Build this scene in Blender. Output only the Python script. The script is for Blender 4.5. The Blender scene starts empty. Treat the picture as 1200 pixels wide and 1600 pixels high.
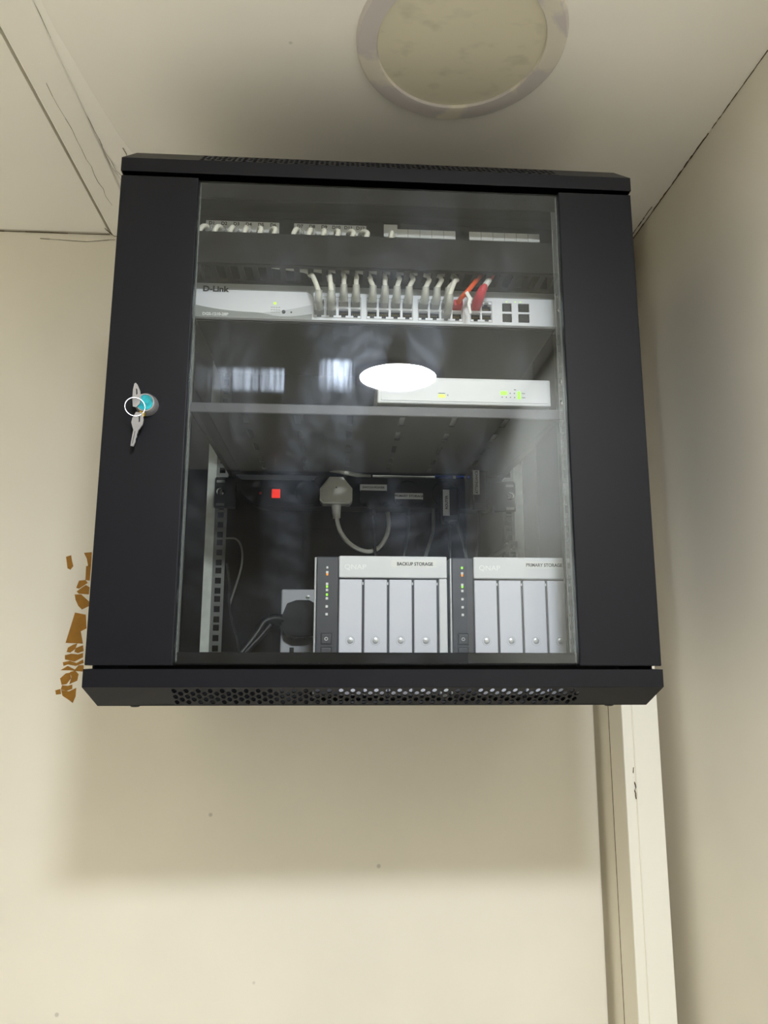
import bpy, bmesh, math, random
from mathutils import Vector, Matrix
random.seed(7)
SC = bpy.context.scene
COL = SC.collection
Z0 = 1.50                      # height of the cabinet door's lower edge above the floor
CEIL = 0.747                   # ceiling height above the door's lower edge
WALL_Y = 0.455                 # plane of the wall that carries the cabinet
LAMP_STRENGTH = 280.0

# ------------------------------------------------------------------ camera
cam = bpy.data.cameras.new('camera')
cam.sensor_fit = 'AUTO'; cam.sensor_width = 36.0; cam.lens = 1158.945 / 1600 * 36.0
cam.clip_start = 0.01
co = bpy.data.objects.new('camera', cam); COL.objects.link(co)
r_ = Vector((0.998101, -0.061566, 0.002046)); u_ = Vector((-0.013440, -0.185231, 0.982603)); f_ = Vector((0.060116, 0.980764, 0.185707))
m = Matrix((r_, u_, -f_)).transposed().to_4x4()
m.translation = Vector((-0.043905, -0.784346, 0.013839 + Z0))
co.matrix_world = m
SC.camera = co
# ------------------------------------------------------------------ world, colour
w = bpy.data.worlds.new('world'); SC.world = w; w.use_nodes = True
w.node_tree.nodes['Background'].inputs[0].default_value = (0.9, 0.93, 1.0, 1)
w.node_tree.nodes['Background'].inputs[1].default_value = 0.02
SC.view_settings.view_transform = 'Standard'; SC.view_settings.look = 'None'
SC.view_settings.exposure = 0.0; SC.view_settings.gamma = 1.0
SC.view_settings.use_curve_mapping = False
SC.cycles.use_denoising = True
SC.cycles.max_bounces = 14; SC.cycles.diffuse_bounces = 8; SC.cycles.transparent_max_bounces = 24


# ------------------------------------------------------------------ materials
def lin(c):
    c = c / 255.0
    return c / 12.92 if c <= 0.04045 else ((c + 0.055) / 1.055) ** 2.4


def rgb(r, g, b): return (lin(r), lin(g), lin(b), 1.0)


def nodes(name):
    mt = bpy.data.materials.new(name); mt.use_nodes = True
    nt = mt.node_tree
    return mt, nt, nt.nodes['Principled BSDF'], nt.nodes['Material Output']


def mat(name, col, rough=0.5, metal=0.0, bump=0.0, bscale=400.0, vary=0.0, vscale=8.0, spec=0.5, emit=None, estr=1.0, coat=0.0):
    mt, nt, b, out = nodes(name)
    L = nt.links.new
    b.inputs['Base Color'].default_value = col
    b.inputs['Roughness'].default_value = rough
    b.inputs['Metallic'].default_value = metal
    b.inputs['Specular IOR Level'].default_value = spec
    b.inputs['Coat Weight'].default_value = coat
    tc = nt.nodes.new('ShaderNodeTexCoord')
    if vary:
        n = nt.nodes.new('ShaderNodeTexNoise'); n.inputs['Scale'].default_value = vscale; n.inputs['Detail'].default_value = 5
        L(tc.outputs['Object'], n.inputs['Vector'])
        mr = nt.nodes.new('ShaderNodeMapRange'); mr.inputs['From Min'].default_value = 0.3; mr.inputs['From Max'].default_value = 0.7
        mr.inputs['To Min'].default_value = 1 - vary; mr.inputs['To Max'].default_value = 1 + vary
        L(n.outputs['Fac'], mr.inputs['Value'])
        mx = nt.nodes.new('ShaderNodeVectorMath'); mx.operation = 'SCALE'; mx.inputs[0].default_value = col[:3]
        L(mr.outputs[0], mx.inputs['Scale']); L(mx.outputs[0], b.inputs['Base Color'])
    if bump:
        n2 = nt.nodes.new('ShaderNodeTexNoise'); n2.inputs['Scale'].default_value = bscale; n2.inputs['Detail'].default_value = 3
        L(tc.outputs['Object'], n2.inputs['Vector'])
        bp = nt.nodes.new('ShaderNodeBump'); bp.inputs['Strength'].default_value = bump; bp.inputs['Distance'].default_value = 0.001
        L(n2.outputs['Fac'], bp.inputs['Height']); L(bp.outputs[0], b.inputs['Normal'])
    if emit:
        b.inputs['Emission Color'].default_value = emit; b.inputs['Emission Strength'].default_value = estr
    return mt


def wall_paint(name, col, dirt=0.05):
    """cream emulsion: faint mottling, roller stipple and a few dark specks"""
    mt, nt, b, out = nodes(name); L = nt.links.new
    b.inputs['Roughness'].default_value = 0.62; b.inputs['Specular IOR Level'].default_value = 0.3
    tc = nt.nodes.new('ShaderNodeTexCoord')
    n = nt.nodes.new('ShaderNodeTexNoise'); n.inputs['Scale'].default_value = 3.0; n.inputs['Detail'].default_value = 4
    L(tc.outputs['Object'], n.inputs['Vector'])
    mr = nt.nodes.new('ShaderNodeMapRange'); mr.inputs[1].default_value = 0.3; mr.inputs[2].default_value = 0.7
    mr.inputs[3].default_value = 1 - dirt; mr.inputs[4].default_value = 1 + dirt * 0.6
    L(n.outputs['Fac'], mr.inputs[0])
    v = nt.nodes.new('ShaderNodeTexVoronoi'); v.inputs['Scale'].default_value = 9.0; v.inputs['Randomness'].default_value = 1.0
    L(tc.outputs['Object'], v.inputs['Vector'])
    sp = nt.nodes.new('ShaderNodeMapRange'); sp.inputs[1].default_value = 0.02; sp.inputs[2].default_value = 0.035
    sp.inputs[3].default_value = 0.72; sp.inputs[4].default_value = 1.0
    L(v.outputs['Distance'], sp.inputs[0])
    mu = nt.nodes.new('ShaderNodeMath'); mu.operation = 'MULTIPLY'; L(mr.outputs[0], mu.inputs[0]); L(sp.outputs[0], mu.inputs[1])
    mx = nt.nodes.new('ShaderNodeVectorMath'); mx.operation = 'SCALE'; mx.inputs[0].default_value = col[:3]
    L(mu.outputs[0], mx.inputs['Scale']); L(mx.outputs[0], b.inputs['Base Color'])
    n2 = nt.nodes.new('ShaderNodeTexNoise'); n2.inputs['Scale'].default_value = 60; n2.inputs['Detail'].default_value = 4
    L(tc.outputs['Object'], n2.inputs['Vector'])
    bp = nt.nodes.new('ShaderNodeBump'); bp.inputs['Strength'].default_value = 0.12; bp.inputs['Distance'].default_value = 0.002
    L(n2.outputs['Fac'], bp.inputs['Height']); L(bp.outputs[0], b.inputs['Normal'])
    return mt


SMX0, SMX1, SMZ0, SMZ1 = -0.207, -0.106, 0.3365, 0.3675      # rubbed bands on the pane, in its own axes
SMX2, SMX3, SMZ2, SMZ3 = -0.070, -0.028, 0.3380, 0.3800


def glass_mat(name):
    """clear door pane: clear body, mirror reflection by facing angle, greasy wiped smears that scatter a little light"""
    mt, nt, b, out = nodes(name); L = nt.links.new
    nt.nodes.remove(b)
    N = nt.nodes.new
    lw = N('ShaderNodeLayerWeight'); lw.inputs['Blend'].default_value = 0.5
    pw = N('ShaderNodeMath'); pw.operation = 'POWER'; pw.inputs[1].default_value = 5.0; L(lw.outputs['Facing'], pw.inputs[0])
    sc = N('ShaderNodeMath'); sc.operation = 'MULTIPLY_ADD'; sc.inputs[1].default_value = 0.965; sc.inputs[2].default_value = 0.032
    L(pw.outputs[0], sc.inputs[0])
    tr = N('ShaderNodeBsdfTransparent'); tr.inputs[0].default_value = (0.955, 0.965, 0.96, 1)
    gl = N('ShaderNodeBsdfGlossy'); gl.inputs['Roughness'].default_value = 0.0; gl.inputs[0].default_value = (0.93, 0.97, 1, 1)
    m1 = N('ShaderNodeMixShader'); L(sc.outputs[0], m1.inputs[0]); L(tr.outputs[0], m1.inputs[1]); L(gl.outputs[0], m1.inputs[2])
    # smears
    tc = N('ShaderNodeTexCoord')
    mp = N('ShaderNodeMapping'); mp.inputs['Location'].default_value = (0.01, 0, -0.35); L(tc.outputs['Object'], mp.inputs[0])
    wv = N('ShaderNodeTexWave'); wv.wave_type = 'RINGS'; wv.rings_direction = 'Y'; wv.inputs['Scale'].default_value = 15
    wv.inputs['Distortion'].default_value = 7; wv.inputs['Detail'].default_value = 6; wv.inputs['Detail Scale'].default_value = 2.6
    wv.inputs['Detail Roughness'].default_value = 0.65
    L(mp.outputs[0], wv.inputs['Vector'])
    mp2 = N('ShaderNodeMapping'); mp2.inputs['Scale'].default_value = (9, 1, 4); mp2.inputs['Rotation'].default_value = (0, 0.5, 0); L(tc.outputs['Object'], mp2.inputs[0])
    nz = N('ShaderNodeTexNoise'); nz.inputs['Scale'].default_value = 1.6; nz.inputs['Detail'].default_value = 6; L(mp2.outputs[0], nz.inputs['Vector'])
    mr = N('ShaderNodeMapRange'); mr.inputs[1].default_value = 0.46; mr.inputs[2].default_value = 0.66; mr.inputs[3].default_value = 0.0; mr.inputs[4].default_value = 1.0
    L(nz.outputs['Fac'], mr.inputs[0])
    wr = N('ShaderNodeMapRange'); wr.inputs[1].default_value = 0.2; wr.inputs[2].default_value = 1.0; wr.inputs[3].default_value = 0.55; wr.inputs[4].default_value = 1.0
    L(wv.outputs['Fac'], wr.inputs[0])
    ln = N('ShaderNodeVectorMath'); ln.operation = 'LENGTH'; L(mp.outputs[0], ln.inputs[0])
    fo = N('ShaderNodeMapRange'); fo.inputs[1].default_value = 0.08; fo.inputs[2].default_value = 0.24; fo.inputs[3].default_value = 0.8; fo.inputs[4].default_value = 0.10
    L(ln.outputs['Value'], fo.inputs[0])
    a = N('ShaderNodeMath'); a.operation = 'MULTIPLY'; L(mr.outputs[0], a.inputs[0]); L(wr.outputs[0], a.inputs[1])
    a2 = N('ShaderNodeMath'); a2.operation = 'MULTIPLY'; L(a.outputs[0], a2.inputs[0]); L(fo.outputs[0], a2.inputs[1])
    a3 = N('ShaderNodeMath'); a3.operation = 'MULTIPLY_ADD'; a3.inputs[1].default_value = 0.16; a3.inputs[2].default_value = 0.001; a3.use_clamp = True
    # a rubbed, streaky band left of centre
    sx = N('ShaderNodeSeparateXYZ'); L(tc.outputs['Object'], sx.inputs[0])

    def band(sock, lo, hi, soft_lo, soft_hi):
        p = N('ShaderNodeMapRange'); p.inputs[1].default_value = lo; p.inputs[2].default_value = lo + soft_lo; L(sock, p.inputs[0])
        q = N('ShaderNodeMapRange'); q.inputs[1].default_value = hi - soft_hi; q.inputs[2].default_value = hi; q.inputs[3].default_value = 1; q.inputs[4].default_value = 0; L(sock, q.inputs[0])
        r2 = N('ShaderNodeMath'); r2.operation = 'MULTIPLY'; L(p.outputs[0], r2.inputs[0]); L(q.outputs[0], r2.inputs[1]); return r2.outputs[0]
    ms = N('ShaderNodeMapping'); ms.inputs['Scale'].default_value = (160, 1, 14); L(tc.outputs['Object'], ms.inputs[0])
    ns = N('ShaderNodeTexNoise'); ns.inputs['Scale'].default_value = 1.0; ns.inputs['Detail'].default_value = 3; L(ms.outputs[0], ns.inputs['Vector'])
    nr = N('ShaderNodeMapRange'); nr.inputs[1].default_value = 0.3; nr.inputs[2].default_value = 0.7; L(ns.outputs['Fac'], nr.inputs[0])
    tot = None
    for bx in ((SMX0, SMX1, 0.045, 0.002, SMZ0, SMZ1, 0.006, 0.006), (SMX2, SMX3, 0.012, 0.006, SMZ2, SMZ3, 0.02, 0.006)):
        u = N('ShaderNodeMath'); u.operation = 'MULTIPLY'; L(band(sx.outputs['X'], bx[0], bx[1], bx[2], bx[3]), u.inputs[0]); L(band(sx.outputs['Z'], bx[4], bx[5], bx[6], bx[7]), u.inputs[1])
        u2 = N('ShaderNodeMath'); u2.operation = 'MULTIPLY'; L(u.outputs[0], u2.inputs[0]); L(nr.outputs[0], u2.inputs[1])
        if tot is None: tot = u2.outputs[0]
        else:
            ad = N('ShaderNodeMath'); ad.operation = 'ADD'; L(tot, ad.inputs[0]); L(u2.outputs[0], ad.inputs[1]); tot = ad.outputs[0]
    # wiped arc, right of and above the middle
    ma = N('ShaderNodeMapping'); ma.inputs['Location'].default_value = (-0.045, 0, -0.4445); L(tc.outputs['Object'], ma.inputs[0])
    la = N('ShaderNodeVectorMath'); la.operation = 'LENGTH'; L(ma.outputs[0], la.inputs[0])
    wa = N('ShaderNodeTexWave'); wa.wave_type = 'RINGS'; wa.rings_direction = 'Y'; wa.inputs['Scale'].default_value = 70; wa.inputs['Distortion'].default_value = 3.0
    wa.inputs['Detail'].default_value = 5; wa.inputs['Detail Scale'].default_value = 0.6; L(ma.outputs[0], wa.inputs['Vector'])
    aa = N('ShaderNodeMath'); aa.operation = 'MULTIPLY'; L(band(la.outputs['Value'], 0.020, 0.068, 0.035, 0.004), aa.inputs[0]); L(band(sx.outputs['X'], 0.035, 0.3, 0.05, 0.01), aa.inputs[1])
    ab = N('ShaderNodeMath'); ab.operation = 'MULTIPLY'; L(aa.outputs[0], ab.inputs[0]); L(wa.outputs['Fac'], ab.inputs[1])
    ac = N('ShaderNodeMath'); ac.operation = 'MULTIPLY_ADD'; ac.inputs[1].default_value = 0.55; L(ab.outputs[0], ac.inputs[0]); L(tot, ac.inputs[2]); tot = ac.outputs[0]
    mxx = N('ShaderNodeMath'); mxx.operation = 'MULTIPLY_ADD'; mxx.inputs[1].default_value = 1.2; L(tot, mxx.inputs[0]); L(a2.outputs[0], mxx.inputs[2])
    L(mxx.outputs[0], a3.inputs[0])
    g2 = N('ShaderNodeBsdfGlossy'); g2.inputs['Roughness'].default_value = 0.42; g2.inputs[0].default_value = (0.72, 0.82, 1, 1)
    m2 = N('ShaderNodeMixShader'); L(a3.outputs[0], m2.inputs[0]); L(m1.outputs[0], m2.inputs[1]); L(g2.outputs[0], m2.inputs[2])
    L(m2.outputs[0], out.inputs[0])
    return mt


def clear_plastic(name, tint, dens):
    mt, nt, b, out = nodes(name); L = nt.links.new
    b.inputs['Base Color'].default_value = tint; b.inputs['Roughness'].default_value = 0.18
    tr = nt.nodes.new('ShaderNodeBsdfTransparent'); tr.inputs[0].default_value = tint
    mx = nt.nodes.new('ShaderNodeMixShader'); mx.inputs[0].default_value = dens
    L(tr.outputs[0], mx.inputs[1]); L(b.outputs[0], mx.inputs[2]); L(mx.outputs[0], out.inputs[0])
    return mt


def diffuser_mat(name):
    mt, nt, b, out = nodes(name); L = nt.links.new
    tc = nt.nodes.new('ShaderNodeTexCoord')
    mp = nt.nodes.new('ShaderNodeMapping'); mp.inputs['Scale'].default_value = (22, 40, 22); mp.inputs['Rotation'].default_value = (0, 0, 0.5); L(tc.outputs['Object'], mp.inputs[0])
    n = nt.nodes.new('ShaderNodeTexNoise'); n.inputs['Scale'].default_value = 1.0; n.inputs['Detail'].default_value = 3; L(mp.outputs[0], n.inputs['Vector'])
    cr = nt.nodes.new('ShaderNodeValToRGB'); cr.color_ramp.elements[0].position = 0.30; cr.color_ramp.elements[0].color = rgb(206, 201, 180)
    cr.color_ramp.elements[1].position = 0.45; cr.color_ramp.elements[1].color = rgb(222, 216, 194)
    L(n.outputs['Fac'], cr.inputs[0]); L(cr.outputs[0], b.inputs['Base Color']); b.inputs['Roughness'].default_value = 0.55
    return mt


def ring_mat(name):
    mt, nt, b, out = nodes(name); L = nt.links.new
    tc = nt.nodes.new('ShaderNodeTexCoord')
    n = nt.nodes.new('ShaderNodeTexNoise'); n.inputs['Scale'].default_value = 14; n.inputs['Detail'].default_value = 5; L(tc.outputs['Object'], n.inputs['Vector'])
    cr = nt.nodes.new('ShaderNodeValToRGB'); cr.color_ramp.elements[0].position = 0.50; cr.color_ramp.elements[0].color = rgb(206, 200, 198)
    cr.color_ramp.elements[1].position = 0.56; cr.color_ramp.elements[1].color = rgb(226, 220, 206)
    L(n.outputs['Fac'], cr.inputs[0]); L(cr.outputs[0], b.inputs['Base Color']); b.inputs['Roughness'].default_value = 0.4
    return mt


WALLC = rgb(236, 231, 218)
M = {
    'wall': wall_paint('cream wall paint', WALLC),
    'ceil': wall_paint('cream ceiling paint', rgb(246, 243, 235), 0.03),
    'trunk_shaded': wall_paint('boxing paint with side shade', rgb(229, 223, 206), 0.03),  # shade of the boxing's side face put into a darker paint
    'trunk_white': wall_paint('off white boxing paint', rgb(242, 240, 229), 0.02),
    'filler': wall_paint('white filler', rgb(251, 248, 241), 0.02),
    'crack': mat('dark crack', rgb(88, 74, 50), 0.9, vary=0.2),
    'wall_dark': wall_paint('dull taupe paint', rgb(98, 93, 84)),
    'wood': mat('taupe veneer of added door', rgb(96, 89, 78), 0.4, vary=0.12, vscale=6, spec=0.3),
    'floor': mat('white floor tile', rgb(246, 245, 242), 0.45, vary=0.08, bump=0.05, bscale=30),
    'black': mat('black powder coat', rgb(19, 20, 26), 0.45, bump=0.06, bscale=1800, vary=0.06, vscale=5, spec=0.22),
    'black_in': mat('black cabinet interior', rgb(20, 20, 20), 0.5, bump=0.06, bscale=1500, vary=0.08, spec=0.15),
    'steel_grey': mat('speckled grey paint', rgb(78, 78, 84), 0.45, bump=0.15, bscale=900, vary=0.15, vscale=700),
    'plastic_black': mat('black plastic', rgb(21, 22, 23), 0.42, vary=0.05, spec=0.3),
    'rack_black': mat('satin black sheet', rgb(17, 17, 18), 0.5, bump=0.04, bscale=900, vary=0.06, spec=0.15),
    'soft_grey': mat('slate grey plastic', rgb(118, 121, 134), 0.45, vary=0.04),
    'zinc': mat('zinc plated steel', rgb(172, 176, 172), 0.38, metal=0.85, vary=0.10, vscale=60),
    'zinc_lit': mat('zinc edge with painted gleam', rgb(224, 230, 223), 0.4, metal=0.0, vary=0.1, vscale=80),  # lamp gleam on the rear rail fold, put into the base colour
    'zinc_dark': mat('dull zinc flange', rgb(120, 122, 118), 0.45, metal=0.6, vary=0.10, vscale=60),
    'chrome': mat('chrome', rgb(215, 214, 210), 0.15, metal=1.0, vary=0.05),
    'nickel': mat('nickel key', rgb(190, 190, 196), 0.3, metal=0.75, vary=0.08, vscale=90, bump=0.1),
    'teal': mat('teal film', rgb(30, 160, 176), 0.12, vary=0.6, vscale=110, coat=0.5),
    'white_plastic': mat('white plastic', rgb(221, 223, 229), 0.42, vary=0.015),
    'switch_white': mat('white switch paint', rgb(226, 229, 238), 0.4, vary=0.015),
    'switch_grey': mat('grey print', rgb(146, 150, 150), 0.45, vary=0.03),
    'switch_pale': mat('pale grey print', rgb(196, 200, 206), 0.45, vary=0.03),
    'tray': mat('drive tray white', rgb(214, 216, 229), 0.45, vary=0.015),
    'strip': mat('charcoal plastic strip', rgb(74, 76, 84), 0.38, vary=0.04),
    'silver': mat('silver edge', rgb(214, 216, 220), 0.3, metal=0.4, vary=0.04),
    'cable': mat('white cable jacket', rgb(230, 229, 220), 0.5, vary=0.05, vscale=120),
    'cable_orange': mat('orange cable jacket', rgb(228, 92, 48), 0.5, vary=0.06),
    'cable_red': mat('red cable jacket', rgb(200, 36, 52), 0.45, vary=0.06),
    'cable_black': mat('black cable jacket', rgb(36, 37, 38), 0.42, vary=0.05),
    'cable_grey': mat('grey cable jacket', rgb(118, 118, 114), 0.5, vary=0.06),
    'cable_blue': mat('blue cable jacket', rgb(58, 92, 190), 0.45, vary=0.06),
    'boot_clear': clear_plastic('clear plug plastic', (0.82, 0.83, 0.82, 1), 0.30),
    'boot_red': clear_plastic('red plug plastic', (0.75, 0.06, 0.10, 1), 0.75),
    'sticker': mat('white paper label', rgb(228, 229, 229), 0.6, vary=0.03),
    'ink': mat('black print', rgb(28, 28, 30), 0.6, vary=0.02),
    'white_ink': mat('white print', rgb(226, 228, 230), 0.6, vary=0.02),
    'emboss': mat('embossed pale print', rgb(246, 248, 250), 0.5, vary=0.02),
    'port': mat('dark port well', rgb(24, 24, 26), 0.5, vary=0.1),
    'gold': mat('gold contact', rgb(190, 160, 70), 0.3, metal=0.9, vary=0.05),
    'led_green': mat('green led', rgb(60, 150, 20), 0.4, emit=(0.35, 1.0, 0.05, 1), estr=1.4, vary=0.02),
    'led_lime': mat('lime led', rgb(120, 160, 20), 0.4, emit=(0.55, 1.0, 0.05, 1), estr=1.3, vary=0.02),
    'led_orange': mat('orange led', rgb(180, 90, 20), 0.4, emit=(1.0, 0.35, 0.04, 1), estr=1.0, vary=0.02),
    'led_red': mat('lit red rocker', rgb(190, 20, 12), 0.35, emit=(1.0, 0.03, 0.01, 1), estr=0.9, vary=0.05),
    'tape': mat('aged brown tape glue', rgb(156, 108, 20), 0.5, vary=0.12, vscale=70, bump=0.2, bscale=300),
    'glass': glass_mat('door glass'),
    'seal': clear_plastic('clear glass edge', (0.70, 0.74, 0.74, 1), 0.14),
    'film': clear_plastic('clear edge film', (0.90, 0.92, 0.92, 1), 0.04),
    'diffuser': diffuser_mat('stained diffuser'),
    'ring': ring_mat('paint flecked ring'),
    'lit': mat('lit diffuser', rgb(245, 245, 245), 0.5, emit=(0.925, 0.96, 1.0, 1), estr=LAMP_STRENGTH, vary=0.01),
}

# ------------------------------------------------------------------ helpers
ORG = {}


def spline(pts, k=6):
    P = [Vector(p) for p in pts]
    P = [P[0] * 2 - P[1]] + P + [P[-1] * 2 - P[-2]]
    out = []
    for i in range(1, len(P) - 2):
        a, b, c, d = P[i - 1:i + 3]
        for j in range(k):
            t = j / k
            out.append(0.5 * ((2 * b) + (c - a) * t + (2 * a - 5 * b + 4 * c - d) * t * t + (3 * b - a - 3 * c + d) * t ** 3))
    out.append(P[-2])
    return out


class MB:
    def __init__(self): self.bm = bmesh.new()

    def box(self, x0, x1, y0, y1, z0, z1, bev=0.0, seg=2):
        b = self.bm
        v = [b.verts.new((x, y, z)) for x in (x0, x1) for y in (y0, y1) for z in (z0, z1)]
        fs = [b.faces.new([v[i] for i in q]) for q in ((0, 1, 3, 2), (4, 6, 7, 5), (0, 4, 5, 1), (2, 3, 7, 6), (0, 2, 6, 4), (1, 5, 7, 3))]
        if bev:
            es = list({e for f in fs for e in f.edges})
            bmesh.ops.bevel(b, geom=es, offset=bev, segments=seg, affect='EDGES', profile=0.5)
        return self

    def prism(self, poly, h0, h1, plane='xz'):
        f = {'xz': lambda a, c, h: (a, h, c), 'xy': lambda a, c, h: (a, c, h), 'yz': lambda a, c, h: (h, a, c)}[plane]
        n = len(poly)
        A = [self.bm.verts.new(f(a, c, h0)) for a, c in poly]; B = [self.bm.verts.new(f(a, c, h1)) for a, c in poly]
        self.bm.faces.new(A); self.bm.faces.new(B[::-1])
        for i in range(n): self.bm.faces.new((A[i], B[i], B[(i + 1) % n], A[(i + 1) % n]))
        return self

    def tube(self, pts, r, n=8, r2=None):
        P = [Vector(p) for p in pts]; rings = []
        up = Vector((0.31, 0.17, 0.93)); prev = None
        for i, p in enumerate(P):
            t = (P[min(i + 1, len(P) - 1)] - P[max(i - 1, 0)]).normalized()
            if prev is None:
                a = t.cross(up).normalized()
            else:
                a = (prev - t * prev.dot(t)).normalized()
            prev = a; c = t.cross(a)
            rr = r if r2 is None else r + (r2 - r) * i / (len(P) - 1)
            rings.append([self.bm.verts.new(p + (a * math.cos(k * 2 * math.pi / n) + c * math.sin(k * 2 * math.pi / n)) * rr) for k in range(n)])
        for A, B in zip(rings, rings[1:]):
            for k in range(n): self.bm.faces.new((A[k], A[(k + 1) % n], B[(k + 1) % n], B[k]))
        self.bm.faces.new(rings[0][::-1]); self.bm.faces.new(rings[-1])
        return self

    def lathe(self, prof, c, axis='z', n=32, closed=False):
        c = Vector(c); rings = []
        for r, h in prof:
            ring = []
            for k in range(n):
                a = 2 * math.pi * k / n
                if axis == 'z': d = Vector((r * math.cos(a), r * math.sin(a), h))
                else: d = Vector((r * math.cos(a), h, r * math.sin(a)))
                ring.append(self.bm.verts.new(c + d))
            rings.append(ring)
        pr = list(zip(rings, rings[1:])) + ([(rings[-1], rings[0])] if closed else [])
        for A, B in pr:
            for k in range(n): self.bm.faces.new((A[k], A[(k + 1) % n], B[(k + 1) % n], B[k]))
        if not closed:
            self.bm.faces.new(rings[0][::-1]); self.bm.faces.new(rings[-1])
        return self

    def torus(self, c, R, r, axis, n=28, k=8, tilt=None):
        c = Vector(c)
        mtx = tilt or Matrix.Identity(3)
        rings = []
        for i in range(n):
            a = 2 * math.pi * i / n; ring = []
            for j in range(k):
                b2 = 2 * math.pi * j / k; q = R + r * math.cos(b2)
                d = Vector((q * math.cos(a), r * math.sin(b2), q * math.sin(a))) if axis == 'y' else Vector((q * math.cos(a), q * math.sin(a), r * math.sin(b2)))
                ring.append(self.bm.verts.new(c + mtx @ d))
            rings.append(ring)
        for i in range(n):
            A, B = rings[i], rings[(i + 1) % n]
            for j in range(k): self.bm.faces.new((A[j], A[(j + 1) % k], B[(j + 1) % k], B[j]))
        return self

    def grid(self, us, vs, hole, h0, h1, plane='xz'):
        """a plate cut on grid lines, the cells named by hole() left open, with wall thickness"""
        f = {'xz': lambda a, c, h: (a, h, c), 'xy': lambda a, c, h: (a, c, h), 'yz': lambda a, c, h: (h, a, c)}[plane]
        nu, nv = len(us) - 1, len(vs) - 1
        vt = {}

        def V(i, j, s):
            if (i, j, s) not in vt: vt[i, j, s] = self.bm.verts.new(f(us[i], vs[j], (h0, h1)[s]))
            return vt[i, j, s]
        S = lambda i, j: 0 <= i < nu and 0 <= j < nv and not hole(i, j)
        for i in range(nu):
            for j in range(nv):
                if not S(i, j): continue
                for s in (0, 1): self.bm.faces.new([V(a, c, s) for a, c in ((i, j), (i + 1, j), (i + 1, j + 1), (i, j + 1))])
                for (di, dj, p, q) in ((-1, 0, (i, j), (i, j + 1)), (1, 0, (i + 1, j), (i + 1, j + 1)), (0, -1, (i, j), (i + 1, j)), (0, 1, (i, j + 1), (i + 1, j + 1))):
                    if not S(i + di, j + dj): self.bm.faces.new((V(*p, 0), V(*q, 0), V(*q, 1), V(*p, 1)))
        return self

    def quad(self, *pts):
        self.bm.faces.new([self.bm.verts.new(p) for p in pts]); return self

    def build(self, name, m, parent=None, loc=None, smooth=False, solid=0.0):
        bmesh.ops.recalc_face_normals(self.bm, faces=self.bm.faces[:])
        o_ = Vector(ORG[parent.name]) if parent is not None and loc is None else Vector(loc or (0, 0, 0))
        bmesh.ops.translate(self.bm, verts=self.bm.verts[:], vec=-o_)
        me = bpy.data.meshes.new(name); self.bm.to_mesh(me); self.bm.free()
        if smooth:
            for p in me.polygons: p.use_smooth = True
            try: me.set_sharp_from_angle(angle=math.radians(40))
            except Exception: pass
        me.materials.append(M[m])
        o = bpy.data.objects.new(name, me); COL.objects.link(o)
        if parent is not None:
            o.parent = parent
        else:
            o.location = (o_.x, o_.y, o_.z + Z0)
        ORG[o.name] = tuple(o_)
        if solid:
            md = o.modifiers.new('thickness', 'SOLIDIFY'); md.thickness = solid; md.offset = 0
        return o


def thing(name, label, cat, loc, group=None):
    o = bpy.data.objects.new(name, None); COL.objects.link(o); o.empty_display_size = 0.02
    o.location = (loc[0], loc[1], loc[2] + Z0); ORG[o.name] = tuple(loc)
    return tag(o, label, cat, group)


def tag(o, label=None, cat=None, group=None, kind=None):
    for k, v in (('label', label), ('category', cat), ('group', group), ('kind', kind)):
        if v: o[k] = v
    return o


def plabel(o, label): o['label'] = label; return o


def text(s, x, y, z, size, m, parent, name='printed_text', rot=0.0, align='LEFT', bold=0.0, squash=1.0):
    """flat print standing in the x-z plane, read from the front"""
    c = bpy.data.curves.new(name, 'FONT'); c.body = s; c.size = size; c.align_x = align; c.offset = bold; c.extrude = 0.00008
    c.resolution_u = 3
    t = bpy.data.objects.new('t', c); COL.objects.link(t)
    me = bpy.data.meshes.new_from_object(t.evaluated_get(bpy.context.evaluated_depsgraph_get()))
    bpy.data.objects.remove(t); bpy.data.curves.remove(c)
    o_ = Vector(ORG[parent.name])
    me.transform(Matrix.Translation(Vector((x, y, z)) - o_) @ Matrix.Rotation(rot, 4, 'Y') @ Matrix.Rotation(math.pi / 2, 4, 'X') @ Matrix.Diagonal((squash, 1, 1, 1)))
    me.materials.clear(); me.materials.append(M[m])
    o = bpy.data.objects.new(name, me); COL.objects.link(o); o.parent = parent; ORG[o.name] = tuple(o_)
    return o


# ------------------------------------------------------------------ the room
RX = 0.478; LX = -1.3; FY = -2.2; FLOOR = -Z0
SLOT0, SLOT1 = 0.377, 0.389      # shadow gap between wall and the corner boxing
st = lambda o: tag(o, kind='structure')
st(MB().box(LX - 0.1, SLOT0, WALL_Y, WALL_Y + 0.10, FLOOR, CEIL + 0.06).build('wall_back', 'wall'))
wb2 = MB().box(SLOT0 - 0.02, RX + 0.1, WALL_Y + 0.035, WALL_Y + 0.12, FLOOR, CEIL + 0.06).build('wall_back_recess', 'wall'); st(wb2)
st(MB().box(RX, RX + 0.1, FY - 0.1, WALL_Y + 0.12, FLOOR, CEIL + 0.06).build('wall_right', 'wall'))
st(MB().box(LX - 0.1, LX, FY - 0.1, WALL_Y + 0.1, FLOOR, CEIL + 0.06).build('wall_left', 'wall'))
st(MB().box(LX - 0.1, RX + 0.1, FY - 0.1, FY, FLOOR, CEIL + 0.06).build('wall_front', 'wall_dark'))
dr = st(MB().box(-0.80, 0.33, FY + 0.001, FY + 0.035, FLOOR + 0.008, 0.60, 0.003, 1).build('added_door_1', 'wood'))  # unseen door, added to darken what the cabinet glass mirrors
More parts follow.
